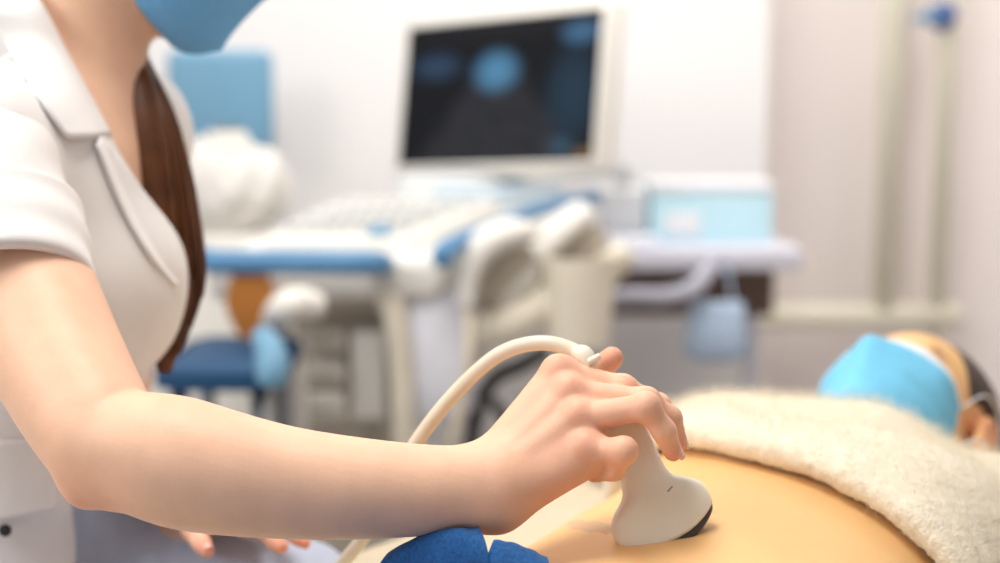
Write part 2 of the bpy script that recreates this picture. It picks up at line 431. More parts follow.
def hand_groups(W, Wr, mcp, fingers, thumb, palm_n, s=1.0, palmside=None):
    """W wrist point, mcp four knuckles index..little, fingers four lists of joints after the knuckle, thumb list from its root, palm_n: out of the back of the hand"""
    n = nrm(palm_n); W = np.asarray(W); out = []
    mid = sum(mcp)/4
    rad = [(.0100, .0086, .0076, .0064), (.0100, .0088, .0077, .0065), (.0098, .0086, .0076, .0063), (.0090, .0080, .0068, .0058)]
    pr = []
    for i, m in enumerate(mcp):
        st = W+(m-mid)*0.42
        pr.append((RC(st-n*.004, m-n*.006, Wr*.66, .0125*s), .014))
    pr.append((RC(W*.55+mcp[3]*.45-n*.012, mcp[3]-n*.012, .014*s, .011*s), .014))
    pr.append((RC(W*.75+mcp[0]*.25-n*.010, mcp[0]-n*.012, .014*s, .010*s), .014))
    out.append(G(pr, .018))
    for i, (m, fs) in enumerate(zip(mcp, fingers)):
        r = [x*s for x in rad[i]]; q = [m-n*.003]+[np.asarray(x) for x in fs]
        seg = [(RC(q[0], q[1], r[0], r[1]), .004)]
        seg.append((RC(q[1], q[2], r[1]*.98, r[2]), .004)); seg.append((RC(q[2], q[3], r[2]*.99, r[3]), .004))
        seg.append((ELL(q[1]+n*.001, (r[1]*1.03,)*3), .005))
        out.append(G(seg, .012, near=(m, .008, .013, .0007)))
    for m in mcp[:3]: out.append(G([RC(W*.75+m*.25+(m-mid)*.2+n*.0085*s, m+n*.0030, .0035, .0045)], .007))
    for m in mcp: out.append(G([RC(m+n*.0035, m+n*.0040, .0066*s, .0066*s)], .008))
    t = [np.asarray(x) for x in thumb]
    out.append(G([(RC(t[0], t[1], .0155*s, .0125*s), .008), (RC(t[1], t[2], .0115*s, .0098*s), .006), (RC(t[2], t[3], .0096*s, .0080*s), .005)], .014, near=(t[1], .02, .025, .0015)))
    return out
def nail(name, c, ax, n, wdt, lng, parent):
    """a finger nail: curved plate"""
    ax = nrm(ax); n = nrm(np.asarray(n)-(np.asarray(n) @ ax)*ax); b = np.cross(ax, n)
    gr = []
    for i in range(7):
        a = -1+2*i/6; ww = wdt*(1-0.25*max(0, abs(a)-.3)**2*2)
        gr.append([np.asarray(c)+ax*a*lng+b*math.sin(t)*ww-n*(1-math.cos(t))*ww*0.9 for t in np.linspace(-1.05, 1.05, 9)])
    o = sheet(name, gr, M_nail, parent, .0006); return o

def mask_on(name, groups, c, R, m_main, parent, half=1.35, top=.003, bot=-.125, roll=0.0):
    """pleated surgical mask: a sheet a few millimetres off the face, with a white top band and two ear loops"""
    nu, nv = 41, 34
    th = np.linspace(-half, half, nu); zz = np.linspace(top, bot, nv)
    rad = np.zeros((nv, nu)); org = np.zeros((nv, nu, 3)); dr = np.zeros((nv, nu, 3))
    for j in range(nu):
        side = abs(th[j])/half
        for i in range(nv):
            z = zz[i]*(1-.34*side**2)+(-.052)*(.34*side**2)+ (-.004*side)
            org[i, j] = c+R @ np.array([0, .0, max(z, -.086)]); dz = min(0, (z+.086))*14
            tj = th[j]*(1+.28*i/(nv-1)); d = np.array([math.sin(tj)*.98, math.cos(tj), dz*0.9]); dr[i, j] = R @ nrm(d)
    t = np.full((nv, nu), .19)
    for _ in range(40):
        p = (org+dr*t[..., None]).reshape(-1, 3)
        t -= evalf(groups, p.astype(np.float32)).reshape(nv, nu)*.8
    r = t.copy()
    for _ in range(500):                              # cloth spans the hollows
        s = r.copy(); s[1:-1] = (r[:-2]+r[2:])/2; s[:, 1:-1] = .5*s[:, 1:-1]+.25*(r[:, :-2]+r[:, 2:])
        r = np.maximum(s, t)
    row = np.arange(nv)/(nv-1)
    saw = np.zeros(nv)
    for a in (.28, .46, .64): saw += .0055*np.clip((row-a)/.16, 0, 1)*(row < a+.17)
    fade = np.clip(1.25-np.abs(th)/half, 0, 1)[None, :]
    r = r+.005+saw[:, None]*fade
    g = org+dr*r[..., None]
    lc = (g-c) @ R
    for _ in range(400):
        lc[1:-1, 6:-6, 1] = np.maximum(lc[1:-1, 6:-6, 1], (lc[:-2, 6:-6, 1]+lc[2:, 6:-6, 1])/2-.00004)
    g = c+lc @ R.T
    o = sheet(name, g, [m_main, M_maskw], parent, .0018, mi=lambda i, j: 1 if i < 4 or j < 1 or j > nu-3 else 0)
    for sgn, j in ((-1, 0), (1, nu-1)):
        ear = lambda y, z: c+R @ np.array([sgn*.083, y, z])
        tube('ear_loop', [g[2, j], ear(.03, .005), ear(-.005, .030), ear(-.030, .010), ear(-.028, -.025), ear(.012, -.045), g[-4, j]], .0011, M_maskw, o, 8, 40)
    return o

# ------------------------------------------------------------------ the room
def wall(name, c, size, m): return struct(box(name, c, size, m, None, 0))
wall('floor', (0, 1.4, -0.05), (5.0, 5.4, 0.1), M_floor)
wall('ceiling', (0, 1.4, 2.75), (5.0, 5.4, 0.1), M_ceil)
wall('wall_back', (0.2, 3.55, 1.35), (4.6, 0.1, 2.7), M_wallg)
wall('wall_back_left', (-1.12, 3.35, 1.35), (3.46, 0.3, 2.7), M_wallw)
wall('wall_left', (-2.45, 1.4, 1.35), (0.1, 5.4, 2.7), M_wallw)
wall('wall_right', (2.45, 1.4, 1.35), (0.1, 5.4, 2.7), M_wallg)

# ------------------------------------------------------------------ the patient on the couch
AN = math.radians(59); AU = np.array([math.cos(AN), math.sin(AN), 0]); AV = np.array([-AU[1], AU[0], 0]); ZZ = np.array([0, 0, 1.0])
contact = P(640, 540, .93)
ORG = contact - AV*0.03; ORG[2] = 0
def Q(a, b, z): return ORG+AU*a+AV*b+ZZ*z
RB = Matrix(((AU[0], AV[0], 0), (AU[1], AV[1], 0), (0, 0, 1)))
RBn = np.stack([AU, AV, ZZ], 1)
BED = 0.69
couch = thing('examination_couch', 'padded cream examination couch under the lying person', 'couch', Q(-.1, 0, 0))
box('mattress', Q(-.1, 0, BED-.045), (1.9, .76, .09), M_sheet, couch, .025, RB)
box('frame', Q(-.1, 0, BED-.12), (1.84, .68, .06), M_plastg, couch, .01, RB)
for a in (-.9, .7):
    for b in (-.28, .28):
        tube('leg', [Q(a, b, 0.0), Q(a, b, BED-.15)], .025, M_metal, couch, 16)
pil = box('pillow', Q(.64, 0.0, BED+.014), (.30, .46, .028), M_sheet, None, .012, RB, 4)
tag(pil, 'thin cream pillow under the lying person\'s head', 'pillow')

hc = P(906, 428, 1.39)
roll = math.radians(11)
HP = frame(ZZ*math.cos(roll)+AV*math.sin(roll)-AU*.36, AU*1.0+ZZ*.36)
torso = [(ELL(Q(-.17, 0, .758), (.13, .155, .062), RBn), .05), (ELL(Q(.0, .004, .764), (.18, .152, .063), RBn), .05),
         (ELL(Q(.15, .003, .760), (.15, .146, .074), RBn), .05), (ELL(Q(.25, 0, .756), (.13, .150, .077), RBn), .05),
         (ELL(Q(.225, .072, .792), (.058, .058, .044), RBn), .03), (ELL(Q(.225, -.072, .792), (.058, .058, .044), RBn), .03),
         (RC(Q(.35, -.09, .738), Q(.35, .12, .745), .048, .054), .05)]
arms = []
for s in (-1, 1):
    arms += [(RC(Q(.37, s*.15, .762), Q(.55, s*.32, .742), .048, .038), .02), (RC(Q(.55, s*.32, .742), Q(.67, s*.12, .722), .038, .026), .015),
             (RC(Q(.67, s*.12, .722), Q(.72, s*.05, .718), .028, .022), .02)]
legs = []
for s in (-1, 1):
    legs += [(RC(Q(-.22, s*.080, .745), Q(-.60, s*.09, .745), .066, .052), .03), (RC(Q(-.60, s*.09, .745), Q(-.98, s*.09, .735), .054, .038), .02),
             (RC(Q(-.98, s*.09, .745), Q(-1.02, s*.11, .83), .034, .026), .02)]
neck = [(RC(Q(.38, 0, .755), Q(.51, -.01, .780), .052, .050), .02)]
pat_core = [G(torso, .02), G(arms, .02), G(legs, .03), G(neck, .03)]
pat_groups = pat_core + head_groups(hc, HP)
lo, hi = Q(-1.1, 0, .66)-.35, Q(.75, 0, 1.0)+.35
pv, pq = surfnet(pat_groups, axis_steps([(-.75, -.05, .008), (-.05, .62, .0035), (.62, .8, .01)]), axis_steps([(-.15, .74, .008), (.74, 1.62, .0035)]), axis_steps([(.64, .76, .005), (.76, .94, .003)]))
pv = vsmooth(pv, pq, 2)
patient = thing('person', 'person lying on the couch with bare belly, jeans, pale blue mask and dark hair', 'person', Q(-.1, 0, BED))
me = np_mesh('body', pv, pq)
flush_attr(me, [(hc+HP @ np.array([-.08, -.01, 0]), .03, .7), (hc+HP @ np.array([.08, -.01, 0]), .03, .7), (hc+HP @ np.array([0, .1, -.03]), .03, .4)])
link('body', me, M_skin2, patient)
mask_on('face_mask', [g for g in head_groups(hc, HP)], hc, HP, M_mask, patient, half=1.10)
def hair_cap(name, c, R, m, parent, drop=.0):
    T = lambda x, y, z: c+R @ np.array([x, y, z])
    g = [G([(ELL(T(0, -.020, .034), (.081, .098, .085), R), .01), (ELL(T(0, -.045, -.035), (.080, .07, .08), R), .03)], .02),
         G([(ELL(T(0, .075, -.025), (.072, .085, .098), R), .01)], .02, -1), G([ELL(T(s*.088, .003, -.010), (.03, .026, .036), R) for s in (-1, 1)], .008, -1)]
    v, q = surfnet(g, *grid_for(c-.16, c+.16, .003)); v = vsmooth(v, q, 1)
    return link(name, np_mesh(name, v, q), m, parent)
hp = hair_cap('hair', hc, HP, M_hair2, patient)
# loose hair spread on the pillow beside the near ear
T = lambda x, y, z: hc+HP @ np.array([x, y, z])
bm = bmesh.new()
for i in range(26):
    s = i/25
    st = T(.079-.02*s, -.035-.05*s, .045+.03*math.sin(i*2.1)); 
    pts = [st, st+HP @ np.array([.020, -.012, -.035]), st+HP @ np.array([.024+.01*math.sin(i), -.03+.01*s, -.085-.02*random.random()])]
    for p_ in pts: p_[2] = max(p_[2], BED+.034)
    add_tube(bm, pts, [.006, .006, .0015], 7, 12)
from_bm('loose_hair', bm, M_hair2, hp)

# jeans
jg = [G(torso[:1]+[(ELL(Q(-.12, 0, .752), (.12, .140, .062), RBn), .05)]+legs, .03, inflate=.007), G([HALF(Q(-.150, .05, .80), AU*1.0-ZZ*.25-AV*.55)], .004, 2), G([HALF(Q(-1.0, 0, .8), -AU)], .004, 2)]
v, q = surfnet(jg, axis_steps([(-.75, -.1, .008), (-.1, .3, .004)]), axis_steps([(-.15, .6, .008), (.6, 1.05, .004)]), axis_steps([(.64, .90, .004)]))
me = np_mesh('jeans', vsmooth(v, q, 1), q); jeans = link('jeans', me, M_denim, patient)
def flap(rows, name='waistband_fold'):
    g = bez_grid(rows, 16, 26)
    g = g+0.0012*.35*np.sin(np.arange(26)*.8)[None, :, None]*np.array([0, 1, .6])
    return sheet(name, g, M_denim, jeans, .0035, sub=1)
flap([[P(352, 600, .90), P(405, 606, .885), P(455, 612, .87), P(496, 612, .86)], [P(380, 566, .895), P(415, 548, .885), P(455, 540, .87), P(489, 556, .862)],
      [P(392, 553, .90), P(425, 536, .893), P(455, 531, .885), P(479, 529, .88)], [P(400, 555, .91), P(425, 543, .905), P(455, 540, .90), P(480, 538, .897)]])
flap([[P(470, 606, .862), P(505, 606, .857), P(535, 606, .853), P(566, 606, .85)], [P(484, 566, .862), P(508, 566, .858), P(530, 570, .855), P(552, 574, .853)],
      [P(493, 543, .868), P(510, 545, .868), P(530, 552, .868), P(546, 560, .868)], [P(497, 548, .88), P(512, 551, .882), P(531, 558, .882), P(545, 566, .882)]])
bm = bmesh.new()
for i in range(5): add_tube(bm, [P(534+i*4, 558.5+i*2.3, .8655), P(537+i*4, 560+i*2.3, .8645)], .0012, 6)
from_bm('stitching', bm, M_stitch, jeans)

# fleece towel over the chest, hollow under
tg = [G(torso[1:], .03, inflate=.026), G([RC(Q(.31, -.03, .820), Q(.30, .09, .815), .045, .04)], .05), G([a for a in arms[:1]+arms[3:4]], .05, inflate=.006),
      G([HALF(Q(.148, -.02, .84), -AU+AV*.30-ZZ*.15)], .035, 2), G([HALF(Q(.43, 0, .84), AU+ZZ*.4)], .03, 2), G([HALF(Q(0, 0, BED+.008), -ZZ)], .008, 2),
      G(torso+arms, .02, -1, inflate=.004), G(neck, .02, -1, inflate=.006)]
v, q = surfnet(tg, axis_steps([(-.05, .60, .0032)]), axis_steps([(.78, 1.45, .0032)]), axis_steps([(.68, .94, .0032)]))
v = vsmooth(v, q, 3)
me = np_mesh('fleece_towel', v, q); n = normals(me)
v = v + n*(.006*vnoise(v, 28, 1)+.0022*vnoise(v, 160, 2)+.0011*vnoise(v, 700, 3)+RNG.normal(size=len(v))*.00035)[:, None]
set_coords(me, v)
n = normals(me)
towel = tag(link('fleece_towel', me, M_fleece), 'thick cream fleece towel laid over the lying person\'s chest', 'towel')
vg = towel.vertex_groups.new(name='pile')
ok_ = np.nonzero((n @ nrm([.15, -.5, .6]) > -.05) & (v[:, 1] < 1.4))[0]; vg.add([int(i) for i in ok_], 1.0, 'REPLACE')
pm = towel.modifiers.new('pile', 'PARTICLE_SYSTEM'); ps = towel.particle_systems[0]; st = ps.settings
st.type = 'HAIR'; st.count = 36000; st.hair_length = .0032; st.hair_step = 3; st.render_step = 2; st.use_advanced_hair = True
st.normal_factor = .002; st.factor_random = .0022; st.brownian_factor = .003; st.root_radius = .13; st.tip_radius = .05; st.radius_scale = .001
ps.vertex_group_density = 'pile'; st.use_modifier_stack = False; st.length_random = .5
# rumpled towel along the far edge of the couch
gr = []
for i in range(60):
    a = -.32+.75*i/59; row = []
    for j in range(28):
        b = .165+.235*j/27; h = .012+.020*math.sin(math.pi*min(1, j/20))+.012*math.exp(-((b-.35)/.035)**2)+.007*math.sin(a*23+j*.45)*math.sin(j*.3)
        z = BED+h-(.10 if j > 25 else 0)*((j-25)/2)
        row.append(Q(a, b if j < 25 else .378, z))
    gr.append(row)
o = sheet('cotton_towel', gr, M_sheet, None, .005, sub=1)
tag(o, 'rumpled cream towel spread along the couch edge beyond the bare belly', 'towel')

# ------------------------------------------------------------------ the sonographer
D0 = 1.21
Sr, Sl = P(-30, 150, 1.07), P(124, 130, 1.335)
LAT = nrm([-.13, 1, 0]); FW = np.cross(LAT, ZZ); FW = FW if FW[0] > 0 else -FW
RD = np.stack([FW, LAT, ZZ], 1)
NB = P(62, 120, D0); NT = P(98, -30, D0)
chest_c, waist_c, hip_c = P(60, 250, D0), P(12, 432, D0), P(-72, 606, D0)
d_torso = [(ELL(chest_c, (.086, .140, .15), RD), .03), (ELL(waist_c, (.080, .118, .15), RD), .04), (ELL(hip_c, (.115, .165, .12), RD), .06),
           (ELL(chest_c+FW*.052-LAT*.066-ZZ*.030, (.046, .052, .052), RD), .035), (ELL(chest_c+FW*.052+LAT*.066-ZZ*.030, (.046, .052, .052), RD), .035),
           (RC(Sr, NB-ZZ*.035, .052, .056), .05), (RC(Sl, NB-ZZ*.035, .052, .056), .05)]
d_neck = [(RC(NB-ZZ*.05, NT, .056, .051), .03)]
Er, Wr = P(103, 441, .905), P(492, 486, .900)
def chain(nodes, n, k=.004):
    q = catmull(np.array([list(P(x, y, d))+[r] for x, y, d, r in nodes]), n)
    return [(RC(a[:3], b[:3], a[3], b[3]), k) for a, b in zip(q[:-1], q[1:])]
r_arm = [(RC(Sr, P(14, 264, 1.0), .054, .0485), .03)]
r_arm += chain([(-6, 215, 1.03, .051), (20, 278, .995, .0475), (62, 368, .948, .0425), (102, 440, .907, .0365)], 20, .006)
r_arm += chain([(104, 446, .906, .0350), (138, 452, .901, .0375), (172, 460, .898, .0405), (212, 470, .896, .0395), (282, 482, .895, .0352), (352, 488, .895, .0318), (425, 490, .897, .0282), (487, 487, .900, .0250)], 22)
r_arm += [(RC(P(86, 489, .902), P(95, 482, .902), .0100, .015), .02)]
px = lambda *a: P(*a)
mcp = [P(558, 371, .935), P(569, 391, .921), P(578, 416, .908), P(586, 447, .898)]
fing = [[P(623, 389, .933), P(659, 405, .936), P(676, 430, .941)],
        [P(646, 402, .914), P(670, 418, .917), P(678, 443, .924)],
        [P(646, 407, .893), P(664, 431, .896), P(673, 452, .902)],
        [P(624, 451, .884), P(614, 470, .900), P(594, 474, .914)]]
thumb = [P(520, 438, .938), P(560, 398, .965), P(590, 378, .966), P(612, 358, .962)]
pn = np.cross(mcp[3]-mcp[0], mcp[1]-Wr); pn = pn if pn @ FWD < 0 else -pn
r_hand = hand_groups(P(492, 484, .903), .0245, mcp, fing, thumb, pn)
# left arm and the hand resting on the thigh
El, Wl = P(105, 420, 1.36), P(190, 492, 1.215)
l_arm = [(RC(Sl, El, .050, .040), .03), (RC(El, El*.6+Wl*.4, .038, .038), .02), (RC(El*.6+Wl*.4, Wl, .038, .024), .03)]
lm = [P(192, 517, 1.15), P(217, 506, 1.155), P(241, 504, 1.165), P(264, 504, 1.18)]
lf = [[P(194, 531, 1.118), P(201, 543, 1.105), P(207, 551, 1.097)], [P(229, 516, 1.125), P(240, 526, 1.11), P(247, 531, 1.10)],
      [P(261, 528, 1.128), P(274, 540, 1.112), P(281, 547, 1.104)], [P(283, 526, 1.15), P(297, 537, 1.136), P(305, 543, 1.128)]]
lt = [P(178, 492, 1.19), P(168, 500, 1.165), P(162, 508, 1.145), P(162, 516, 1.13)]
l_hand = hand_groups(Wl, .024, lm, lf, lt, ZZ*.9-RGT*.1-np.array([0, .3, 0]), .98)
d_legs = []
Hr, Hl = hip_c-LAT*.085-ZZ*.03, hip_c+LAT*.085+ZZ*.012
Kr, Kl = P(170, 668, 1.03), P(292, 618, 1.20)
for H, K, a in ((Hr, Kr, -.02), (Hl, Kl, .02)):
    F_ = K+np.array([-.03, a, 0]); F_ = np.array([F_[0], F_[1], .09])
    d_legs += [(RC(H, K, .082, .060), .04), (RC(K, F_, .056, .038), .02), (RC(F_-ZZ*.045, F_+FW*.15-ZZ*.055, .036, .030), .03)]
HR = frame(FW*.87-ZZ*.48, ZZ*.87+FW*.48)
dh = P(168, -112, D0)
doc_groups = [G(d_torso, .03), G(d_legs, .05), G(d_neck, .035), G(l_arm, .03), G(r_arm, .02)] + r_hand + l_hand
doc_groups = doc_groups[:3] + head_groups(dh, HR) + doc_groups[3:]
xs = axis_steps([(-.78, -.40, .006), (-.40, -.22, .0025), (-.22, -.03, .004), (-.03, .145, .0016), (.145, .20, .01)])
ys = axis_steps([(.80, .855, .004), (.855, .99, .0016), (.99, 1.06, .004), (1.06, 1.17, .0025), (1.17, 1.62, .006)])
zs = axis_steps([(-.02, .62, .010), (.62, .70, .005), (.70, .80, .0022), (.80, .97, .0016), (.97, 1.07, .0022), (1.07, 1.36, .005)])
dv, dq = surfnet(doc_groups, xs, ys, zs)
dv = vsmooth(dv, dq, 2)
doctor = thing('person', 'person seated in a white short-sleeved coat and blue mask, pressing a probe on a belly', 'person', (hip_c[0], hip_c[1], 0))
me = np_mesh('body', dv, dq)
spots = [(m, .013, .75) for m in mcp]+[(P(590, 440, .90), .06, .22)] + [(f[2], .010, .8) for f in fing] + [(f[0], .010, .55) for f in fing] + [(f[2], .010, .9) for f in lf] + [(f[0], .012, .5) for f in lf]
spots += [(thumb[3], .011, .8), (P(86, 495, .89), .03, .35), (P(560, 500, .90), .03, .35)]
flush_attr(me, spots)
body = link('body', me, M_skin, doctor)
ax = fing[2][2]-fing[2][1]; nail('fingernail', fing[2][2]+nrm(ax)*.001+nrm(np.array([.75, -.45, .35]))*.0062, ax, np.array([.75, -.45, .35]), .0045, .0052, doctor)
ax = fing[1][2]-fing[1][1]; nail('fingernail', fing[1][2]+nrm(np.array([.9, -.1, .3]))*.0064, ax, np.array([.9, -.1, .3]), .0047, .0054, doctor)
0 and nail('fingernail', thumb[3]+nrm(np.array([-.2, .8, .5]))*.0076, ax, np.array([-.2, .8, .5]), .006, .0065, doctor)
ax = lf[0][2]-lf[0][1]; nail('fingernail', lf[0][2]+ZZ*.0062, ax, ZZ, .0047, .0055, doctor)

# trousers
tg = [G(d_torso[1:3]+d_legs[0:2]+d_legs[3:5], .05, inflate=.005), G([HALF(hip_c+ZZ*.145, ZZ)], .004, 2)]
v, q = surfnet(tg, axis_steps([(-.78, .0, .006)]), axis_steps([(.88, 1.5, .006)]), axis_steps([(.03, .80, .006)]))
v = vsmooth(v, q, 3); me = np_mesh('trousers', v, q); n = normals(me)
set_coords(me, v+n*((.0035*vnoise(v*np.array([1, 1, .5]), 34, 5)+.0015*vnoise(v, 90, 6))*np.clip((v[:, 0]-hip_c[0]-.02)/.1, 0, 1))[:, None])
link('trousers', me, M_pants, doctor)

# coat
def coat_shell(name, groups, lohi, h, cutter, folds=(.0055, .0024), parent=doctor, thick=.0025):
    v, q = surfnet(groups, *grid_for(lohi[0], lohi[1], h)); v = vsmooth(v, q, 3)
    me = np_mesh(name, v, q); n = normals(me)
    s = v-chest_c; st = np.stack([s @ FW, s @ LAT, s[:, 2]], 1)
    v = v+n*(folds[0]*vnoise(st*np.array([1, 1, .55]), 26, 8)+folds[1]*vnoise(st*np.array([1, 1, .5]), 75, 9))[:, None]
    set_coords(me, v)
    bm = bmesh.new(); bm.from_mesh(me); cutter(bm); bm.to_mesh(me); bm.free()
    o = link(name, me, M_coat, parent)
    so = o.modifiers.new('solid', 'SOLIDIFY'); so.thickness = thick; so.offset = -1
    return o
cg = [G(d_torso, .03, inflate=.013), G(d_torso[2:3], .04, inflate=.020), G([(RC(Hr, Hr*.85+Kr*.15, .085, .08), .04), (RC(Hl, Hl*.9+Kl*.1, .085, .08), .04)], .05, inflate=.022)]
VB = P(180, 280, 1.19); VS = .50
def cut_body(bm):
    def bis(co, no, clear=False):
        bmesh.ops.bisect_plane(bm, geom=bm.verts[:]+bm.edges[:]+bm.faces[:], plane_co=V3(co), plane_no=V3(no), clear_outer=clear)
    bis(hip_c-ZZ*.115, -ZZ, True)
    hz = P(60, 498, 1.1); bis(hz, ZZ); bis(P(64, 535, 1.1), FW)
    for s in (-1, 1): bis(VB, s*LAT-ZZ*VS)
    dele = []
    for f in bm.faces:
        c = np.array(f.calc_center_median()); r = c-VB
        z = r[2]; l = r @ LAT; s = (c-chest_c) @ FW
        if (c[2] < hz[2] and (c-P(64, 535, 1.1)) @ FW > (-.09 if r @ LAT > -.02 else 0)) or (abs(l) < z*VS and s > .0) or (c[2] > NB[2]-.03 and np.linalg.norm((c-NB-(NT-NB)*((c[2]-NB[2])/(NT[2]-NB[2])))[:2]) < .058):
            dele.append(f)
    bmesh.ops.delete(bm, geom=dele, context='FACES')
coat = coat_shell('coat', cg, (np.array([-.80, .90, .52]), np.array([-.10, 1.56, 1.22])), .0055, cut_body)
bpy.context.view_layer.update()
def bvh_of(o):
    dg = bpy.context.evaluated_depsgraph_get(); return BVHTree.FromObject(o, dg)
cb = bvh_of(coat)
def on_coat(px_, py_, off):
    d = nrm(P(px_, py_, 1)-CAM); h = cb.ray_cast(V3(CAM), V3(d))
    p = np.array(h[0]) if h[0] else P(px_, py_, 1.12)
    return p-d*off, bool(h[0])
# sleeves
def sleeve(name, pts, rad, cuff, wall_=.004):
    bm = bmesh.new(); q = catmull(np.hstack([np.array(pts), np.array(rad)[:, None]]), 34)
    c, r = q[:, :3], q[:, 3]; T_ = np.gradient(c, axis=0); ref = nrm(-FWD); rings = []
    for i in range(len(c)):
        t = nrm(T_[i]); N = nrm(ref-(ref @ t)*t); B = np.cross(t, N); ring = []
        for a in np.linspace(0, 2*math.pi, 64, endpoint=False):
            f = 1+.030*math.sin(a*3+i*.22)*math.sin(math.pi*i/34)+.018*math.sin(a*5-i*.4)*math.sin(math.pi*i/34)
            ring.append(c[i]+r[i]*f*(math.cos(a)*N+math.sin(a)*B))
        rings.append(ring)
    add_rings(bm, rings, False); o = from_bm(name, bm, M_coat, doctor)
    s = o.modifiers.new('solid', 'SOLIDIFY'); s.thickness = .0025; s.offset = -1
    # turned-up cuff
    bm = bmesh.new(); k0 = len(c)-cuff; rr = []
    for i in range(k0, len(c)):
        t = nrm(T_[i]); N = nrm(ref-(ref @ t)*t); B = np.cross(t, N)
        g = .0045+.001*math.sin(i)
        rr.append([c[i]+(r[i]+g)*(1+.012*math.sin(a*4+1))*(math.cos(a)*N+math.sin(a)*B) for a in np.linspace(0, 2*math.pi, 64, endpoint=False)])
    t = nrm(T_[-1]); N = nrm(ref-(ref @ t)*t); B = np.cross(t, N)
    for dz, dr in ((.004, .0042), (.005, .0005), (.002, -.0045), (-.012, -.005), (-.030, -.0055)):
        rr.append([c[-1]+t*dz+(r[-1]+dr)*(1+.012*math.sin(a*4+1))*(math.cos(a)*N+math.sin(a)*B) for a in np.linspace(0, 2*math.pi, 64, endpoint=False)])
    add_rings(bm, rr, False); k = from_bm('cuff', bm, M_coat, o)
    s = k.modifiers.new('solid', 'SOLIDIFY'); s.thickness = .004; s.offset = 0
    s = k.modifiers.new('bev', 'SUBSURF'); s.levels = 1; s.render_levels = 1
    return o
sleeve('sleeve', [Sr+LAT*.015+ZZ*.012, P(-26, 182, 1.045), P(-12, 238, 1.015), P(0, 300, .98)], [.058, .065, .0640, .0605], 13)
sleeve('sleeve', [Sl-LAT*.02+ZZ*.01, Sl*.75+El*.25, Sl*.5+El*.5], [.060, .062, .060], 11)
# collar and lapels lie on the coat front
def patch(name, rows, off, nu=12, nv=14, parent=coat):
    g = []
    for r in rows:
        g.append([on_coat(x, y, off+.004*k)[0] for (x, y, k) in r])
    return sheet(name, bez_grid(g, nu, nv), M_coat, parent, .003)
nape = NB-FW*.062+ZZ*.012
def neck_pt(l, z, rr, fwd):
    return NB+LAT*l+FW*fwd+ZZ*z
# stand-and-fall collar around the back and sides of the neck
rows = []
for (rr, dz) in ((.066, .030), (.078, .034), (.090, .005), (.098, -.022)):
    row = []
    for a in np.linspace(-.9, 2.15, 25):      # 0 = the back
        fwd, l = -math.cos(a), math.sin(a)
        front = max(0, fwd)
        z = dz-.10*front-(.01*abs(l) if rr > .08 else 0)+.012*(1-abs(l))
        row.append(NB+FW*(fwd*rr*1.02+front*.02)+LAT*l*rr+ZZ*z)
    rows.append(row)
sheet('collar', rows, M_coat, coat, .003, sub=1)
# the near collar and lapel: inner edges stand free along the opening, outer edges lie on the coat
def strip(name, inner, outer, bulge, parent=coat):
    rows = []
    inn = catmull([P(*p) for p in inner], 18)
    out = catmull([on_coat(x, y, o_)[0] for (x, y, o_) in outer], 18)
    tw = nrm(CAM-inn.mean(0))
    for a, b in zip(inn, out):
        rows.append([a*(1-k)+b*k+tw*bulge*math.sin(math.pi*k**.8) for k in np.linspace(0, 1, 9)])
        rows[-1].insert(0, a*.75+b*.25-tw*.012)
    return sheet(name, rows, M_coat, parent, .003, sub=1)
strip('lapel', [(185, 276, 1.19), (168, 240, 1.18), (140, 186, 1.17), (104, 118, 1.155)], [(176, 287, .004), (150, 256, .005), (121, 205, .006), (97, 146, .008)], .010)
strip('collar', [(113, 134, 1.145), (90, 90, 1.145), (66, 45, 1.145), (44, 2, 1.15), (30, -22, 1.20)], [(68, 138, .012), (36, 94, .006), (8, 48, .002), (-8, 14, .002), (-6, 4, .002)], .014)
# the far lapel
rows = []
for t in np.linspace(0, 1, 14):
    e = P(185, 276, 1.19)*(1-t)+(NB+LAT*.085+FW*.055+ZZ*.02)*t
    rows.append([e+LAT*k*.05*math.sin(.3+t*1.8)-FW*k*.012 for k in np.linspace(0, 1, 6)])
sheet('lapel', rows, M_coat, coat, .003, sub=1)
g = []
for k in range(8):
    t = k/7; g.append([on_coat(-14+10*i+0*k, 440+(84-2.0*i)*t, .003+.011*t**2)[0] for i in range(8)])
sheet('waist_panel', g, M_coat, coat, .003, sub=1)
b_, ok = on_coat(6, 530, .006)
lathe('button', [(.0, 0), (.0045, .0), (.005, .002), (.003, .003), (0, .003)], b_, M_black, coat, axis=-FWD)
# mask and hair
mask_on('face_mask', head_groups(dh, HR), dh, HR, M_mask2, doctor, half=.94)
dhair = hair_cap('hair', dh, HR, M_hair, doctor)
path = np.array([P(75, -70, 1.28), P(120, 15, 1.30), P(133, 56, 1.235), P(139, 90, 1.21), P(146, 140, 1.20), P(157, 220, 1.195), P(168, 295, 1.195), P(164, 372, 1.20)])
rad = np.array([.020, .018, .012, .021, .030, .034, .029, .008])
q = catmull(np.hstack([path, rad[:, None]]), 60)
bm = bmesh.new(); add_tube(bm, q[:, :3], q[:, 3]*.8, 16)
for i in range(260):
    a, rr0 = random.uniform(0, 6.28), math.sqrt(random.uniform(.3, 1)); ph = random.uniform(0, 6); pts, rs = [], []
    end = random.randint(48, 60)
    for s in range(0, end, 3):
        t = s/59; c, r = q[s, :3], q[s, 3]
        aa = a+.5*math.sin(t*3+ph); off = r*rr0*(1.0+.08*math.sin(t*9+ph))
        pts.append(c+off*(math.cos(aa)*RGT*1.0+math.sin(aa)*np.array([0, .85, .3]))); rs.append(.0019*(1-.5*t*t))
    add_tube(bm, pts, rs, 5, len(pts)*2)
from_bm('ponytail', bm, M_hair, dhair)
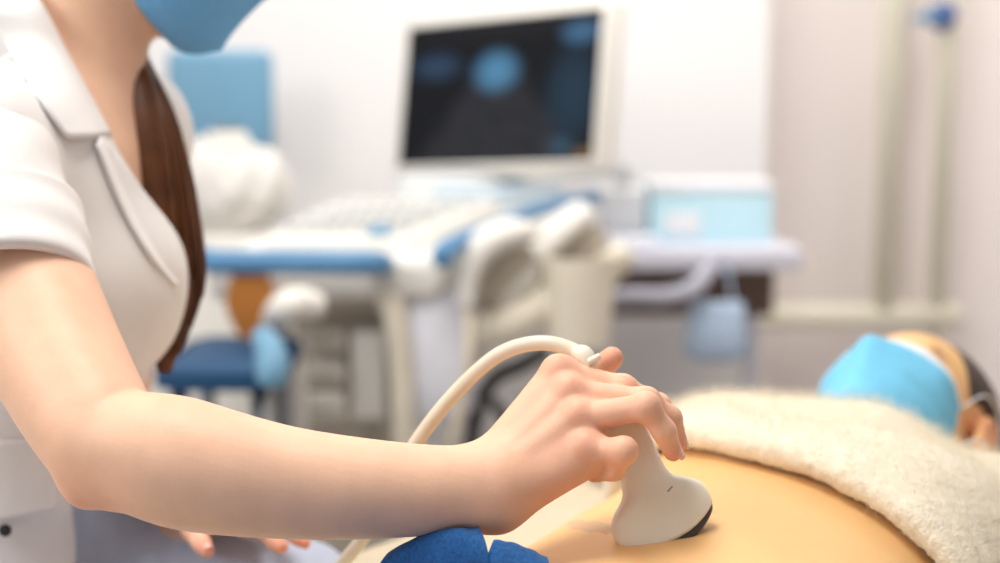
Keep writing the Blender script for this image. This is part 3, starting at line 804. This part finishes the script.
lathe('hair_tie', [(.018, -.008), (.024, -.004), (.024, .004), (.018, .008)], P(75, -70, 1.28), M_black, dhair, axis=path[1]-path[0])

# her stool
sc_ = hip_c.copy(); zs_ = hip_c[2]-.135
stool = thing('stool', 'round dark blue swivel stool under the person in the white coat', 'stool', (sc_[0], sc_[1], 0))
lathe('seat', [(0, zs_-.07), (.17, zs_-.07), (.185, zs_-.05), (.185, zs_-.015), (.17, zs_), (0, zs_)], (sc_[0], sc_[1], 0), M_blued, stool)
lathe('column', [(.03, .09), (.03, .30), (.022, .30), (.022, zs_-.07)], (sc_[0], sc_[1], 0), M_metal, stool)
for k in range(5):
    a = k*2*math.pi/5; e = np.array([sc_[0]+.27*math.cos(a), sc_[1]+.27*math.sin(a), .075])
    lg = tube('leg', [(sc_[0], sc_[1], .10), e], [.024, .016], M_metal, stool, 12)
    lathe('caster', [(.008, -.012), (.028, -.012), (.030, 0), (.028, .012), (.008, .012)], e-ZZ*.044, M_black, lg, axis=(math.sin(a), -math.cos(a), 0))

# ------------------------------------------------------------------ the probe in the hand
def probe_rings(F0, T0, face_n, prof, n=40):
    A = nrm(F0-T0); N = nrm(np.asarray(face_n)-(np.asarray(face_n) @ A)*A); X = np.cross(A, N); rings = []
    for a, wd, t, sag, e in prof:           # a: metres before the face, half width, half thickness, sag, exponent
        ring = []
        for k in np.linspace(0, 2*math.pi, n, endpoint=False):
            c, s = math.cos(k), math.sin(k)
            x = wd*math.copysign(abs(c)**e, c); y = t*math.copysign(abs(s)**e, s)
            ring.append(F0-A*(a+sag*(x/max(wd, 1e-4))**2)+X*x+N*y)
        rings.append(ring)
    return rings
def resample(prof, n):
    return catmull(np.array(prof, float), n)
PROF = [(.118, .0065, .0065, 0, 1), (.114, .010, .009, 0, 1), (.106, .0135, .0115, 0, .9), (.085, .0165, .0135, 0, .85), (.062, .0165, .0140, 0, .85), (.050, .0165, .0135, 0, .8),
        (.042, .0195, .0130, .001, .75), (.033, .028, .0125, .004, .72), (.024, .034, .0120, .007, .7), (.014, .0362, .0118, .009, .7), (.005, .0358, .0112, .0105, .7)]
LENS = [(.007, .0350, .0100, .0105, .7), (.004, .0348, .0100, .0108, .7), (.0012, .0336, .0092, .011, .7), (.000, .031, .007, .0105, .75), (.0, .018, .003, .0045, .8)]
pF, pT = P(676, 545, .934), P(588, 363, .945)
pn_ = np.array([.24, -1.0, .15])
probe = thing('ultrasound_probe', 'ivory convex probe with dark lens held in a hand against the belly', 'ultrasound probe', pF)
bm = bmesh.new(); add_rings(bm, probe_rings(pF, pT, pn_, resample(PROF, 44))); from_bm('housing', bm, M_probe, probe)
bm = bmesh.new(); add_rings(bm, probe_rings(pF+nrm(pF-pT)*.0015, pT, pn_, resample(LENS, 14))); from_bm('lens', bm, M_lens, probe)
A = nrm(pF-pT)
cab = [pT+A*.004, P(574, 351, .955), P(540, 343, .960), P(500, 354, .968), P(460, 388, .985), P(425, 430, 1.0), P(395, 478, 1.02), P(365, 535, 1.05), P(335, 575, 1.10), P(300, 640, 1.3), P(290, 640, 1.6)]
tube('cable', cab, .0053, M_cable, probe, 14, 120)
bm = bmesh.new(); add_tube(bm, [pT+A*.002, pT-A*.006, P(578, 353, .953)], [.0068, .0064, .0056], 16, 14)
add_box(bm, P(594, 359, .934), (.010, .006, .004), .0015, Matrix.Rotation(-.5, 3, 'Y'))
from_bm('strain_relief', bm, M_beige, probe)
bm = bmesh.new()
add_box(bm, P(670, 489, .9215), (.0010, .0008, .005), .0003, Matrix.Rotation(.7, 3, 'Y'))
from_bm('orientation_mark', bm, M_metal, probe)
# gel smeared next to the probe
bpy.context.view_layer.update()
pb = bvh_of([o for o in patient.children if o.name.startswith('body')][0])
NG, MG = 44, 22
top, bot, kk = [], [], []
for i in range(NG):
    rt, rb = [], []
    for j in range(MG):
        x, y = 560+60*i/(NG-1), 512+28*j/(MG-1)
        d = nrm(P(x, y, 1)-CAM); hit = pb.ray_cast(V3(CAM), V3(d))
        c = np.array(hit[0]) if hit[0] else P(x, y, .94); nn = np.array(hit[1]) if hit[0] else ZZ
        b_ = max(0, 1-((x-594)/30)**2-((y-527-(x-594)*.10+.8*math.sin(x*.35))/6.5)**2)**.6
        h = b_*(.0009+.00015*math.sin(x*.32+y*.2)+.0001*math.sin(x*.6-y*.5))
        rt.append(c+nn*max(h, 0)); rb.append(c-nn*.0012); kk.append(bool(hit[0]) and b_ > 0)
    top.append(rt); bot.append(rb)
bm = bmesh.new()
vt = [[bm.verts.new(V3(p)) for p in r] for r in top]; vb = [[bm.verts.new(V3(p)) for p in r] for r in bot]
for i in range(NG-1):
    for j in range(MG-1):
        if not (kk[i*MG+j] and kk[i*MG+j+1] and kk[i*MG+MG+j] and kk[i*MG+MG+j+1]): continue
        bm.faces.new((vt[i][j], vt[i][j+1], vt[i+1][j+1], vt[i+1][j]))
bmesh.ops.delete(bm, geom=[v for v in bm.verts if not v.link_faces], context='VERTS')
bmesh.ops.recalc_face_normals(bm, faces=bm.faces[:])
o = from_bm('ultrasound_gel', bm, M_gel)
tag(o, 'clear wet gel smeared on the belly beside the probe', 'gel', kind='stuff')

# ------------------------------------------------------------------ background: the ultrasound machine
def dirx(ang): return Matrix.Rotation(ang, 3, 'Z')
dm = 2.55
mach = thing('ultrasound_machine', 'white ultrasound machine with blue handles and a monitor showing a scan', 'ultrasound machine', (P(400, 400, 2.6)[0], P(400, 400, 2.6)[1], 0))
def quad_slab(name, corners, thick, m, parent, bev=.01):
    """four points (counter-clockwise from above) and a thickness downwards"""
    bm = bmesh.new(); c = [V3(p) for p in corners]
    top = [bm.verts.new(p) for p in c]; bot = [bm.verts.new(p-Vector((0, 0, thick))) for p in c]
    bm.faces.new(top); bm.faces.new(bot[::-1])
    for i in range(4): bm.faces.new((top[i], bot[i], bot[(i+1) % 4], top[(i+1) % 4]))
    bmesh.ops.recalc_face_normals(bm, faces=bm.faces[:])
    bmesh.ops.bevel(bm, geom=bm.edges[:], offset=bev, segments=3, profile=.5, affect='EDGES')
    return from_bm(name, bm, m, parent, angle=50)
# console deck
c1, c2, c3, c4 = P(205, 262, 2.30), P(440, 258, 2.30), P(590, 205, 2.72), P(330, 200, 2.85)
quad_slab('console', [c1, c2, c3, c4], .07, M_plast, mach, .018)
kb = quad_slab('keyboard', [P(262, 246, 2.36)+ZZ*.01, P(415, 244, 2.36)+ZZ*.01, P(500, 205, 2.66)+ZZ*.012, P(345, 203, 2.70)+ZZ*.012], .03, M_plast, mach, .008)
k0, k1, k2, k3 = P(275, 240, 2.38), P(405, 239, 2.38), P(485, 209, 2.62), P(350, 208, 2.66)
for i in range(4):
    for j in range(9):
        s, t = (j+.5)/9, (i+.5)/4
        c = (k0*(1-s)+k1*s)*(1-t)+(k3*(1-s)+k2*s)*t + ZZ*.016
        box('key', c, (.020, .022, .010), M_key, kb, .003)
lathe('trackball', [(0, 0), (.022, 0), (.02, .010), (.012, .017), (0, .02)], P(380, 243, 2.39)+ZZ*.014, M_bluel, kb)
# blue front bar and blue side rail
tube('front_handle', [P(196, 250, 2.30), P(208, 261, 2.24), P(290, 262, 2.235), P(368, 263, 2.24), P(384, 264, 2.30)], [.018, .020, .020, .020, .019], M_bluep, mach, 16, 40)
tube('side_handle', [P(443, 262, 2.26), P(448, 249, 2.26), P(500, 224, 2.42), P(560, 205, 2.58), P(594, 197, 2.70)], [.018, .018, .013, .012, .015], M_bluep, mach, 14, 40)
# monitor: front of screen at four corners
m00, m10, m11, m01 = P(409, 166, 2.85), P(601, 161, 2.58), P(599, 10, 2.62), P(402, 30, 2.89)
ctr = (m00+m10+m11+m01)/4; ex = nrm((m10-m00)+(m11-m01)); ey = nrm((m01-m00)+(m11-m10)); ey = nrm(ey-(ey @ ex)*ex); en = np.cross(ex, ey)
hw = (np.linalg.norm(m10-m00)+np.linalg.norm(m11-m01))/4; hh = (np.linalg.norm(m01-m00)+np.linalg.norm(m11-m10))/4
RM = Matrix(((ex[0], en[0], ey[0]), (ex[1], en[1], ey[1]), (ex[2], en[2], ey[2])))
if en @ FWD > 0: en = -en
mon = box('monitor', ctr-en*.028, (2*hw+.036, .05, 2*hh+.044), M_plast, mach, .012, RM)
bm = bmesh.new(); vs = [bm.verts.new(V3(ctr+en*.004+ex*a*hw+ey*b*hh)) for a, b in ((-1, -1), (1, -1), (1, 1), (-1, 1))]
vb = [bm.verts.new(v.co-V3(en)*.008) for v in vs]
f = bm.faces.new(vs); uv = bm.loops.layers.uv.new('UVMap')
for l, t in zip(f.loops, ((0, 0), (1, 0), (1, 1), (0, 1))): l[uv].uv = t
for i in range(4): bm.faces.new((vs[i], vb[i], vb[(i+1) % 4], vs[(i+1) % 4]))
bm.normal_update()
from_bm('screen', bm, M_screen, mon, smooth=False)
bm = bmesh.new()
for a, b, sx, sy in ((0, 1.02, 2*hw+.012, .008), (0, -1.02, 2*hw+.012, .008), (1.02, 0, .008, 2*hh+.012), (-1.02, 0, .008, 2*hh+.012)):
    add_box(bm, ctr+ex*a*hw+ey*b*hh+en*.003, (sx, .014, sy), .002, RM)
from_bm('bezel', bm, M_plast, mon, angle=40)
tube('monitor_arm', [ctr-ey*hh*.9-en*.05, P(505, 185, 2.82), P(500, 215, 2.80)], [.045, .045, .06], M_paleb, mach, 18, 16)
box('monitor_foot', P(500, 196, 2.76), (.26, .10, .045), M_paleb, mach, .015)
box('control_display', P(450, 190, 2.74), (.20, .02, .075), M_key, mach, .008, Matrix.Rotation(-.6, 3, 'X'))
# cart body under the deck
cx0, cx1 = P(285, 300, 2.42), P(392, 300, 2.42)
body_c = (cx0+cx1)/2
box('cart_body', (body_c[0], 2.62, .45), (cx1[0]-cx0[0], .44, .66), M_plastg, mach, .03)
for i, (y0, y1) in enumerate(((330, 352), (362, 384), (392, 420))):
    a, b = P(304, y0, 2.395), P(345, y1, 2.395)
    dr = box('drawer', (a+b)/2, (b[0]-a[0], .02, a[2]-b[2]), M_plast, mach, .006)
    box('drawer_handle', (a+b)/2-np.array([0, .014, 0]), (.05, .012, .01), M_plastg, dr, .004)
a, b = P(352, 330, 2.395), P(385, 420, 2.395)
box('side_panel', (a+b)/2, (b[0]-a[0], .02, a[2]-b[2]), M_plast, mach, .006)
tube('upright', [P(362, 283, 2.34), P(385, 290, 2.33), P(396, 320, 2.33), P(401, 370, 2.34), P(404, 440, 2.36), np.array([P(404, 440, 2.36)[0], 2.36, .10])], [.020, .024, .022, .020, .020, .024], M_beige, mach, 16, 50)
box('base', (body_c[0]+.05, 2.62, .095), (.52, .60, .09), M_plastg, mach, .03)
for sx in (-1, 1):
    for sy in (-1, 1):
        lathe('caster', [(.01, -.02), (.045, -.02), (.05, 0), (.045, .02), (.01, .02)], (body_c[0]+.05+sx*.20, 2.62+sy*.24, .05), M_black, mach, axis=(1, 0, 0))
# grey underside of the deck and the probe dock on its right end
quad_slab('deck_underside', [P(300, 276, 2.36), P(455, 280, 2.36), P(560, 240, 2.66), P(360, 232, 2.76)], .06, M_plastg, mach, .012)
tube('probe_dock', [P(470, 332, 2.40), P(510, 322, 2.38), P(553, 300, 2.40)], [.030, .034, .034], M_beige, mach, 18, 20)
lathe('holder_cup', [(.02, 0), (.052, 0), (.062, .10), (.066, .155), (.058, .155), (.05, .02)], P(578, 345, 2.40)-ZZ*.0, M_beige, mach)
tube('dock_arm', [P(470, 305, 2.50), P(520, 300, 2.48), P(575, 285, 2.46), P(608, 268, 2.44), P(628, 250, 2.43)], [.03, .034, .035, .030, .024], M_beige, mach, 16, 26)
# probes parked in the dock
def parked(label, pts, rad, back, cable):
    t = thing('ultrasound_probe', label, 'ultrasound probe', pts[-1], 'probes parked in the machine\'s dock')
    tube('housing', pts, rad, M_plast, t, 18, 30, flat=.75)
    tube('shaded_side', back[0], back[1], M_plastg, t, 14, 16)  # beige shading on the inner side, put into the colour of a separate piece
    tube('cable', cable, .008, M_cable, t, 10, 50)
    return t
parked('white parked probe hanging nearest to the keyboard, hooked under the blue rail',
       [P(531, 232, 2.33), P(505, 234, 2.31), P(482, 247, 2.30), P(470, 272, 2.30), P(467, 308, 2.31)], [.024, .034, .034, .026, .016],
       ([P(526, 247, 2.37), P(500, 268, 2.36), P(488, 300, 2.36)], [.030, .034, .018]),
       [P(467, 306, 2.31), P(469, 335, 2.30), P(468, 362, 2.30), P(455, 430, 2.34), P(440, 480, 2.4)])
parked('long white parked probe slanting beside the desk, farther from the keyboard',
       [P(585, 212, 2.42), P(562, 228, 2.40), P(538, 256, 2.38), P(516, 284, 2.37), P(500, 304, 2.37)], [.030, .036, .026, .020, .014],
       ([P(592, 228, 2.46), P(576, 250, 2.45), P(545, 285, 2.43)], [.038, .040, .020]),
       [P(500, 303, 2.37), P(492, 330, 2.38), P(478, 360, 2.42), P(470, 420, 2.5)])
# bag and hoses below the dock
gr = []
bc = P(434, 318, 2.38)
prof = [(.0, .075), (.04, .08), (.072, .06), (.085, .02), (.09, -.04), (.088, -.10), (.08, -.16), (.05, -.18), (0, -.18)]
bm = bmesh.new(); rings = []
for r, z in prof[::-1]:
    rings.append([bc+np.array([r*.85*math.cos(a)*(1+.07*math.sin(5*a+z*40)), r*.55*math.sin(a)*(1+.07*math.sin(5*a+z*40)), z]) for a in np.linspace(0, 2*math.pi, 36, endpoint=False)])
rings[0] = [bc+np.array([.002*math.cos(a), .002*math.sin(a), -.18]) for a in np.linspace(0, 2*math.pi, 36, endpoint=False)]
rings[-1] = [bc+np.array([.002*math.cos(a), .002*math.sin(a), .077]) for a in np.linspace(0, 2*math.pi, 36, endpoint=False)]
add_rings(bm, rings, True)
tag(from_bm('plastic_bag', bm, M_lilac), 'pale lilac plastic bag hanging under the machine\'s probe dock', 'bag')
o = tube('power_cord', [P(400, 392, 2.45), P(440, 384, 2.42), P(480, 392, 2.40), P(505, 420, 2.40), P(520, 470, 2.42), np.array([P(520, 470, 2.42)[0], 2.5, .012]), np.array([.45, 2.9, .012])], .011, M_dgrey, None, 10, 60)
tag(o, 'dark grey cord looping below the parked probes', 'cord')
o = tube('power_cord', [P(545, 352, 2.52), P(520, 366, 2.48), P(495, 378, 2.47), P(478, 410, 2.47), P(470, 480, 2.5), np.array([P(470, 480, 2.5)[0], 2.6, .012]), np.array([.35, 3.0, .012])], .014, M_black, None, 10, 60)
tag(o, 'thick black cord hanging from the machine behind the held probe\'s cable', 'cord')

# desk with the blue box
desk = thing('desk', 'pale lilac desk with dark brown underside against the back wall', 'desk', (P(690, 250, 2.85)[0], 2.85, 0))
dz = P(690, 250, 2.70)[2]; x0, x1 = P(585, 250, 2.70)[0], P(802, 250, 2.70)[0]
box('worktop', ((x0+x1)/2, 2.90, dz-.018), (x1-x0, .46, .042), M_desk, desk, .006)
xb0, xb1 = P(600, 290, 2.80)[0], P(781, 290, 2.80)[0]
za, zb = dz-.04, P(690, 322, 2.80)[2]
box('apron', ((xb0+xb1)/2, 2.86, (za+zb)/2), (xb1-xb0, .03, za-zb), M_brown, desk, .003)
for x in (xb0+.02, xb1-.02): box('leg', (x, 2.98, za/2), (.022, .05, za), M_desk, desk, .003)
bx = thing('glove_box', 'pale cyan cardboard box standing on the desk', 'box', P(712, 242, 2.80))
a, b = P(652, 240, 2.78), P(775, 193, 2.78)
zt = dz+.003
box('carton', ((a[0]+b[0])/2, 2.86, (zt+b[2])/2), (b[0]-a[0], .13, b[2]-zt), M_cyan, bx, .004)
box('lid', ((a[0]+b[0])/2, 2.86, b[2]+.010), (b[0]-a[0]+.006, .136, .02), M_maskw, bx, .004)
box('printed_label', (a[0]+.065, 2.793, (zt+b[2])/2-.012), (.07, .004, .045), M_maskw, bx, .001)
a, b = P(603, 228, 2.80), P(648, 190, 2.80)
o = thing('tissue_box', 'white tissue box on the desk beside the cyan box', 'box', ((a[0]+b[0])/2, 2.88, dz))
box('carton', ((a[0]+b[0])/2, 2.88, (zt+b[2])/2), (b[0]-a[0], .12, b[2]-zt), M_maskw, o, .006)
sheet('tissue', [[np.array([(a[0]+b[0])/2+.03*(j/6-.5)*(1+i*.2), 2.88+.01*math.sin(j*1.7+i), b[2]+i*.012]) for j in range(7)] for i in range(5)], M_maskw, o, .001)
o = box('folder', ((P(606, 240, 2.72)[0]+P(650, 240, 2.72)[0])/2+.0, 2.755, dz+.012), (.12, .10, .018), M_lilac, None, .004)
tag(o, 'pale lilac folder lying on the desk\'s near edge', 'folder')
o = tube('vacuum_hose', [P(712, 262, 2.66), P(705, 275, 2.62), P(690, 290, 2.58), P(664, 297, 2.56), P(628, 297, 2.55), P(600, 305, 2.56), P(585, 330, 2.6), P(580, 420, 2.7)], .017, M_hose, None, 14, 60)
tag(o, 'grey hose curving down from the desk edge', 'hose')
# grey blue cloth bag hanging under the desk
bm = bmesh.new(); rings = []
cc = P(717, 308, 2.62)
for z, wd, t in ((.012, .046, .008), (.0, .052, .012), (-.03, .056, .020), (-.065, .060, .024), (-.09, .056, .022), (-.102, .034, .012)):
    rings.append([cc+np.array([wd*math.cos(a)*(1+.05*math.sin(6*a+z*50)), t*math.sin(a)*(1+.12*math.sin(6*a)), z]) for a in np.linspace(0, 2*math.pi, 40, endpoint=False)])
add_rings(bm, rings)
bag = thing('cloth_bag', 'small grey-blue cloth bag hanging in front of the cream pipe', 'bag', cc+ZZ*.02)
from_bm('pouch', bm, M_greyb, bag)
tube('strap', [cc+np.array([-.03, 0, .01]), np.array([cc[0]-.02, cc[1]+.02, cc[2]+.07]), np.array([cc[0], 2.66, dz-.04]), np.array([cc[0]+.02, cc[1]+.02, cc[2]+.07]), cc+np.array([.03, 0, .01])], .003, M_greyb, bag, 8, 30)
# heating pipes
pipes = thing('heating_pipes', 'cream heating pipes running up the wall beside the desk', 'pipes', (P(885, 300, 3.3)[0], 3.38, .3))
y0 = 3.40
def at_y(px_, py_, y):       # a point of the pixel's ray where it meets the plane y
    d = P(px_, py_, 1)-CAM; return CAM+d*(y/d[1])
zp = at_y(700, 316, y0)[2]
tube('riser', [np.array([at_y(889, 150, y0)[0], y0, zp]), np.array([at_y(889, 150, y0)[0], y0, 2.69])], .028, M_pipe, pipes, 20)
rs_ = tube('riser', [np.array([at_y(943, 150, y0)[0], y0, zp-.05]), np.array([at_y(943, 150, y0)[0], y0, 2.69])], .022, M_pipe, pipes, 20)
tube('cross_pipe', [np.array([at_y(600, 316, y0)[0], y0, zp]), np.array([at_y(960, 316, y0)[0], y0, zp])], .030, M_pipe, pipes, 20)
tube('drop_pipe', [np.array([at_y(620, 316, y0)[0], y0, zp]), np.array([at_y(620, 316, y0)[0], y0, .01])], .026, M_pipe, pipes, 20)
v0 = at_y(941, 16, y0-.03)
vl = lathe('valve', [(.014, -.03), (.028, -.03), (.032, -.01), (.032, .02), (.02, .03)], v0, M_valve, pipes, axis=(0, -1, 0))
tube('valve_lever', [v0+np.array([0, -.025, 0]), v0+np.array([-.05, -.03, -.005]), v0+np.array([-.075, -.03, -.008])], [.009, .011, .008], M_bluel, vl, 12)

# blue chair with the wooden back, lower left
ch = thing('chair', 'chair with deep blue seat and rounded honey wood back under the blue console bar', 'chair', (P(228, 380, 2.1)[0], 2.1, 0))
zs0 = P(230, 345, 2.2)[2]
sx0, sx1 = P(172, 370, 2.0)[0], P(272, 370, 2.0)[0]
zlow = P(230, 404, 1.98)[2]
box('seat', ((sx0+sx1)/2-.02, 2.14, (zs0+zlow)/2), (sx1-sx0+.04, .30, zs0-zlow), M_blued, ch, .035, None, 5)
bm = bmesh.new(); rings = []
wc = P(250, 299, 2.24)
for y in (0, .02):
    rings.append([wc+np.array([.040*math.cos(a)*(1 if math.sin(a) > 0 else 1-.35*abs(math.sin(a))), y, .065*math.sin(a)-.01]) for a in np.linspace(0, 2*math.pi, 40, endpoint=False)])
add_rings(bm, rings); from_bm('backrest', bm, M_wood, ch, angle=40)
tube('back_post', [wc+np.array([0, .03, 0]), np.array([wc[0], wc[1]+.05, zs0-.02])], .012, M_wood, ch, 12)
tube('seat_highlight', [P(262, 336, 2.02), P(270, 350, 1.985), P(272, 372, 1.97), P(268, 385, 1.97)], [.016, .022, .024, .018], M_bluel, ch, 14, 20)  # light blue strip standing in for the highlight on the seat's right side
for sx in (-1, 1):
    for sy in (-1, 1): tube('leg', [((sx0+sx1)/2-.02+sx*.06, 2.14+sy*.10, zlow+.01), ((sx0+sx1)/2-.02+sx*.08, 2.14+sy*.13, 0)], [.014, .011], M_metal, ch, 12)
# white bent hose in front of the cart
o = tube('suction_hose', [P(318, 307, 2.16), P(300, 303, 2.14), P(284, 308, 2.13), P(275, 324, 2.24), P(286, 340, 2.33), P(296, 420, 2.34), np.array([P(296, 420, 2.34)[0], 2.34, .03])], [.022, .025, .025, .022, .02, .02, .02], M_plast, None, 16, 50)
tag(o, 'white bent hose with a thick end in front of the machine cart', 'hose')
# blue padded panel, heaped white sheets and a small jar
pc_a, pc_b = P(168, 152, 2.95), P(273, 50, 2.95)
pan = thing('padded_chair', 'light blue padded chair back with rounded corners near the white wall', 'chair', ((pc_a[0]+pc_b[0])/2, 3.0, 0))
box('backrest', ((pc_a[0]+pc_b[0])/2, 2.98, (pc_a[2]+pc_b[2])/2), (pc_b[0]-pc_a[0], .05, pc_b[2]-pc_a[2]), M_bluel, pan, .022, None, 5)
tube('stem', [((pc_a[0]+pc_b[0])/2, 3.0, pc_a[2]+.03), ((pc_a[0]+pc_b[0])/2, 3.02, .05)], .03, M_metal, pan, 16)
lathe('base', [(0, 0), (.14, 0), (.14, .025), (.05, .05), (0, .05)], ((pc_a[0]+pc_b[0])/2, 3.02, 0), M_metal, pan)
def heap(name, label, cat, c, r, m, seed, amp=.25):
    v, q = surfnet([G([ELL(c, r)], .01)], *grid_for(np.array(c)-np.array(r)*1.15, np.array(c)+np.array(r)*1.15, .006))
    me = np_mesh(name, v, q); n = normals(me); s = min(r)
    v = v+n*(amp*s*vnoise(v, 34, seed)+amp*.5*s*vnoise(v, 80, seed+1))[:, None]
    v[:, 2] = np.maximum(v[:, 2], c[2]-r[2]*.85); set_coords(me, v)
    return tag(link(name, me, m), label, cat)
zt_ = P(240, 236, 2.6)[2]; xc = -.565
cab_ = thing('cabinet', 'white low cabinet behind the brown ponytail with a crumpled sheet heaped on top', 'cabinet', (xc, 2.70, 0))
box('carcass', (xc, 2.70, zt_/2), (.29, .26, zt_), M_plast, cab_, .008)
dd = box('door', (xc, 2.562, zt_/2+.02), (.27, .016, zt_-.10), M_plast, cab_, .004)
box('handle', (xc+.10, 2.55, zt_-.16), (.012, .014, .09), M_metal, dd, .004)
heap('folded_sheet', 'crumpled white sheet heaped on the low cabinet behind the ponytail', 'sheet', (xc+.02, 2.70, zt_+.085), (.135, .12, .10), M_linen, 21, .15)
jr = thing('jar', 'white jar with a grey cap in front of the blue chair back', 'jar', (P(228, 160, 2.62)[0], 2.70, zt_+.17))
jb = P(228, 178, 2.66); hj = P(228, 126, 2.66)[2]-jb[2]
lathe('jar_body', [(0, -.02), (.040, -.02), (.046, .0), (.046, hj*.7), (.036, hj*.9), (0, hj*.9)], jb, M_plast, jr)
lathe('cap', [(0, hj*.88), (.026, hj*.88), (.026, hj*1.0), (0, hj*1.0)], jb, M_metal, jr)
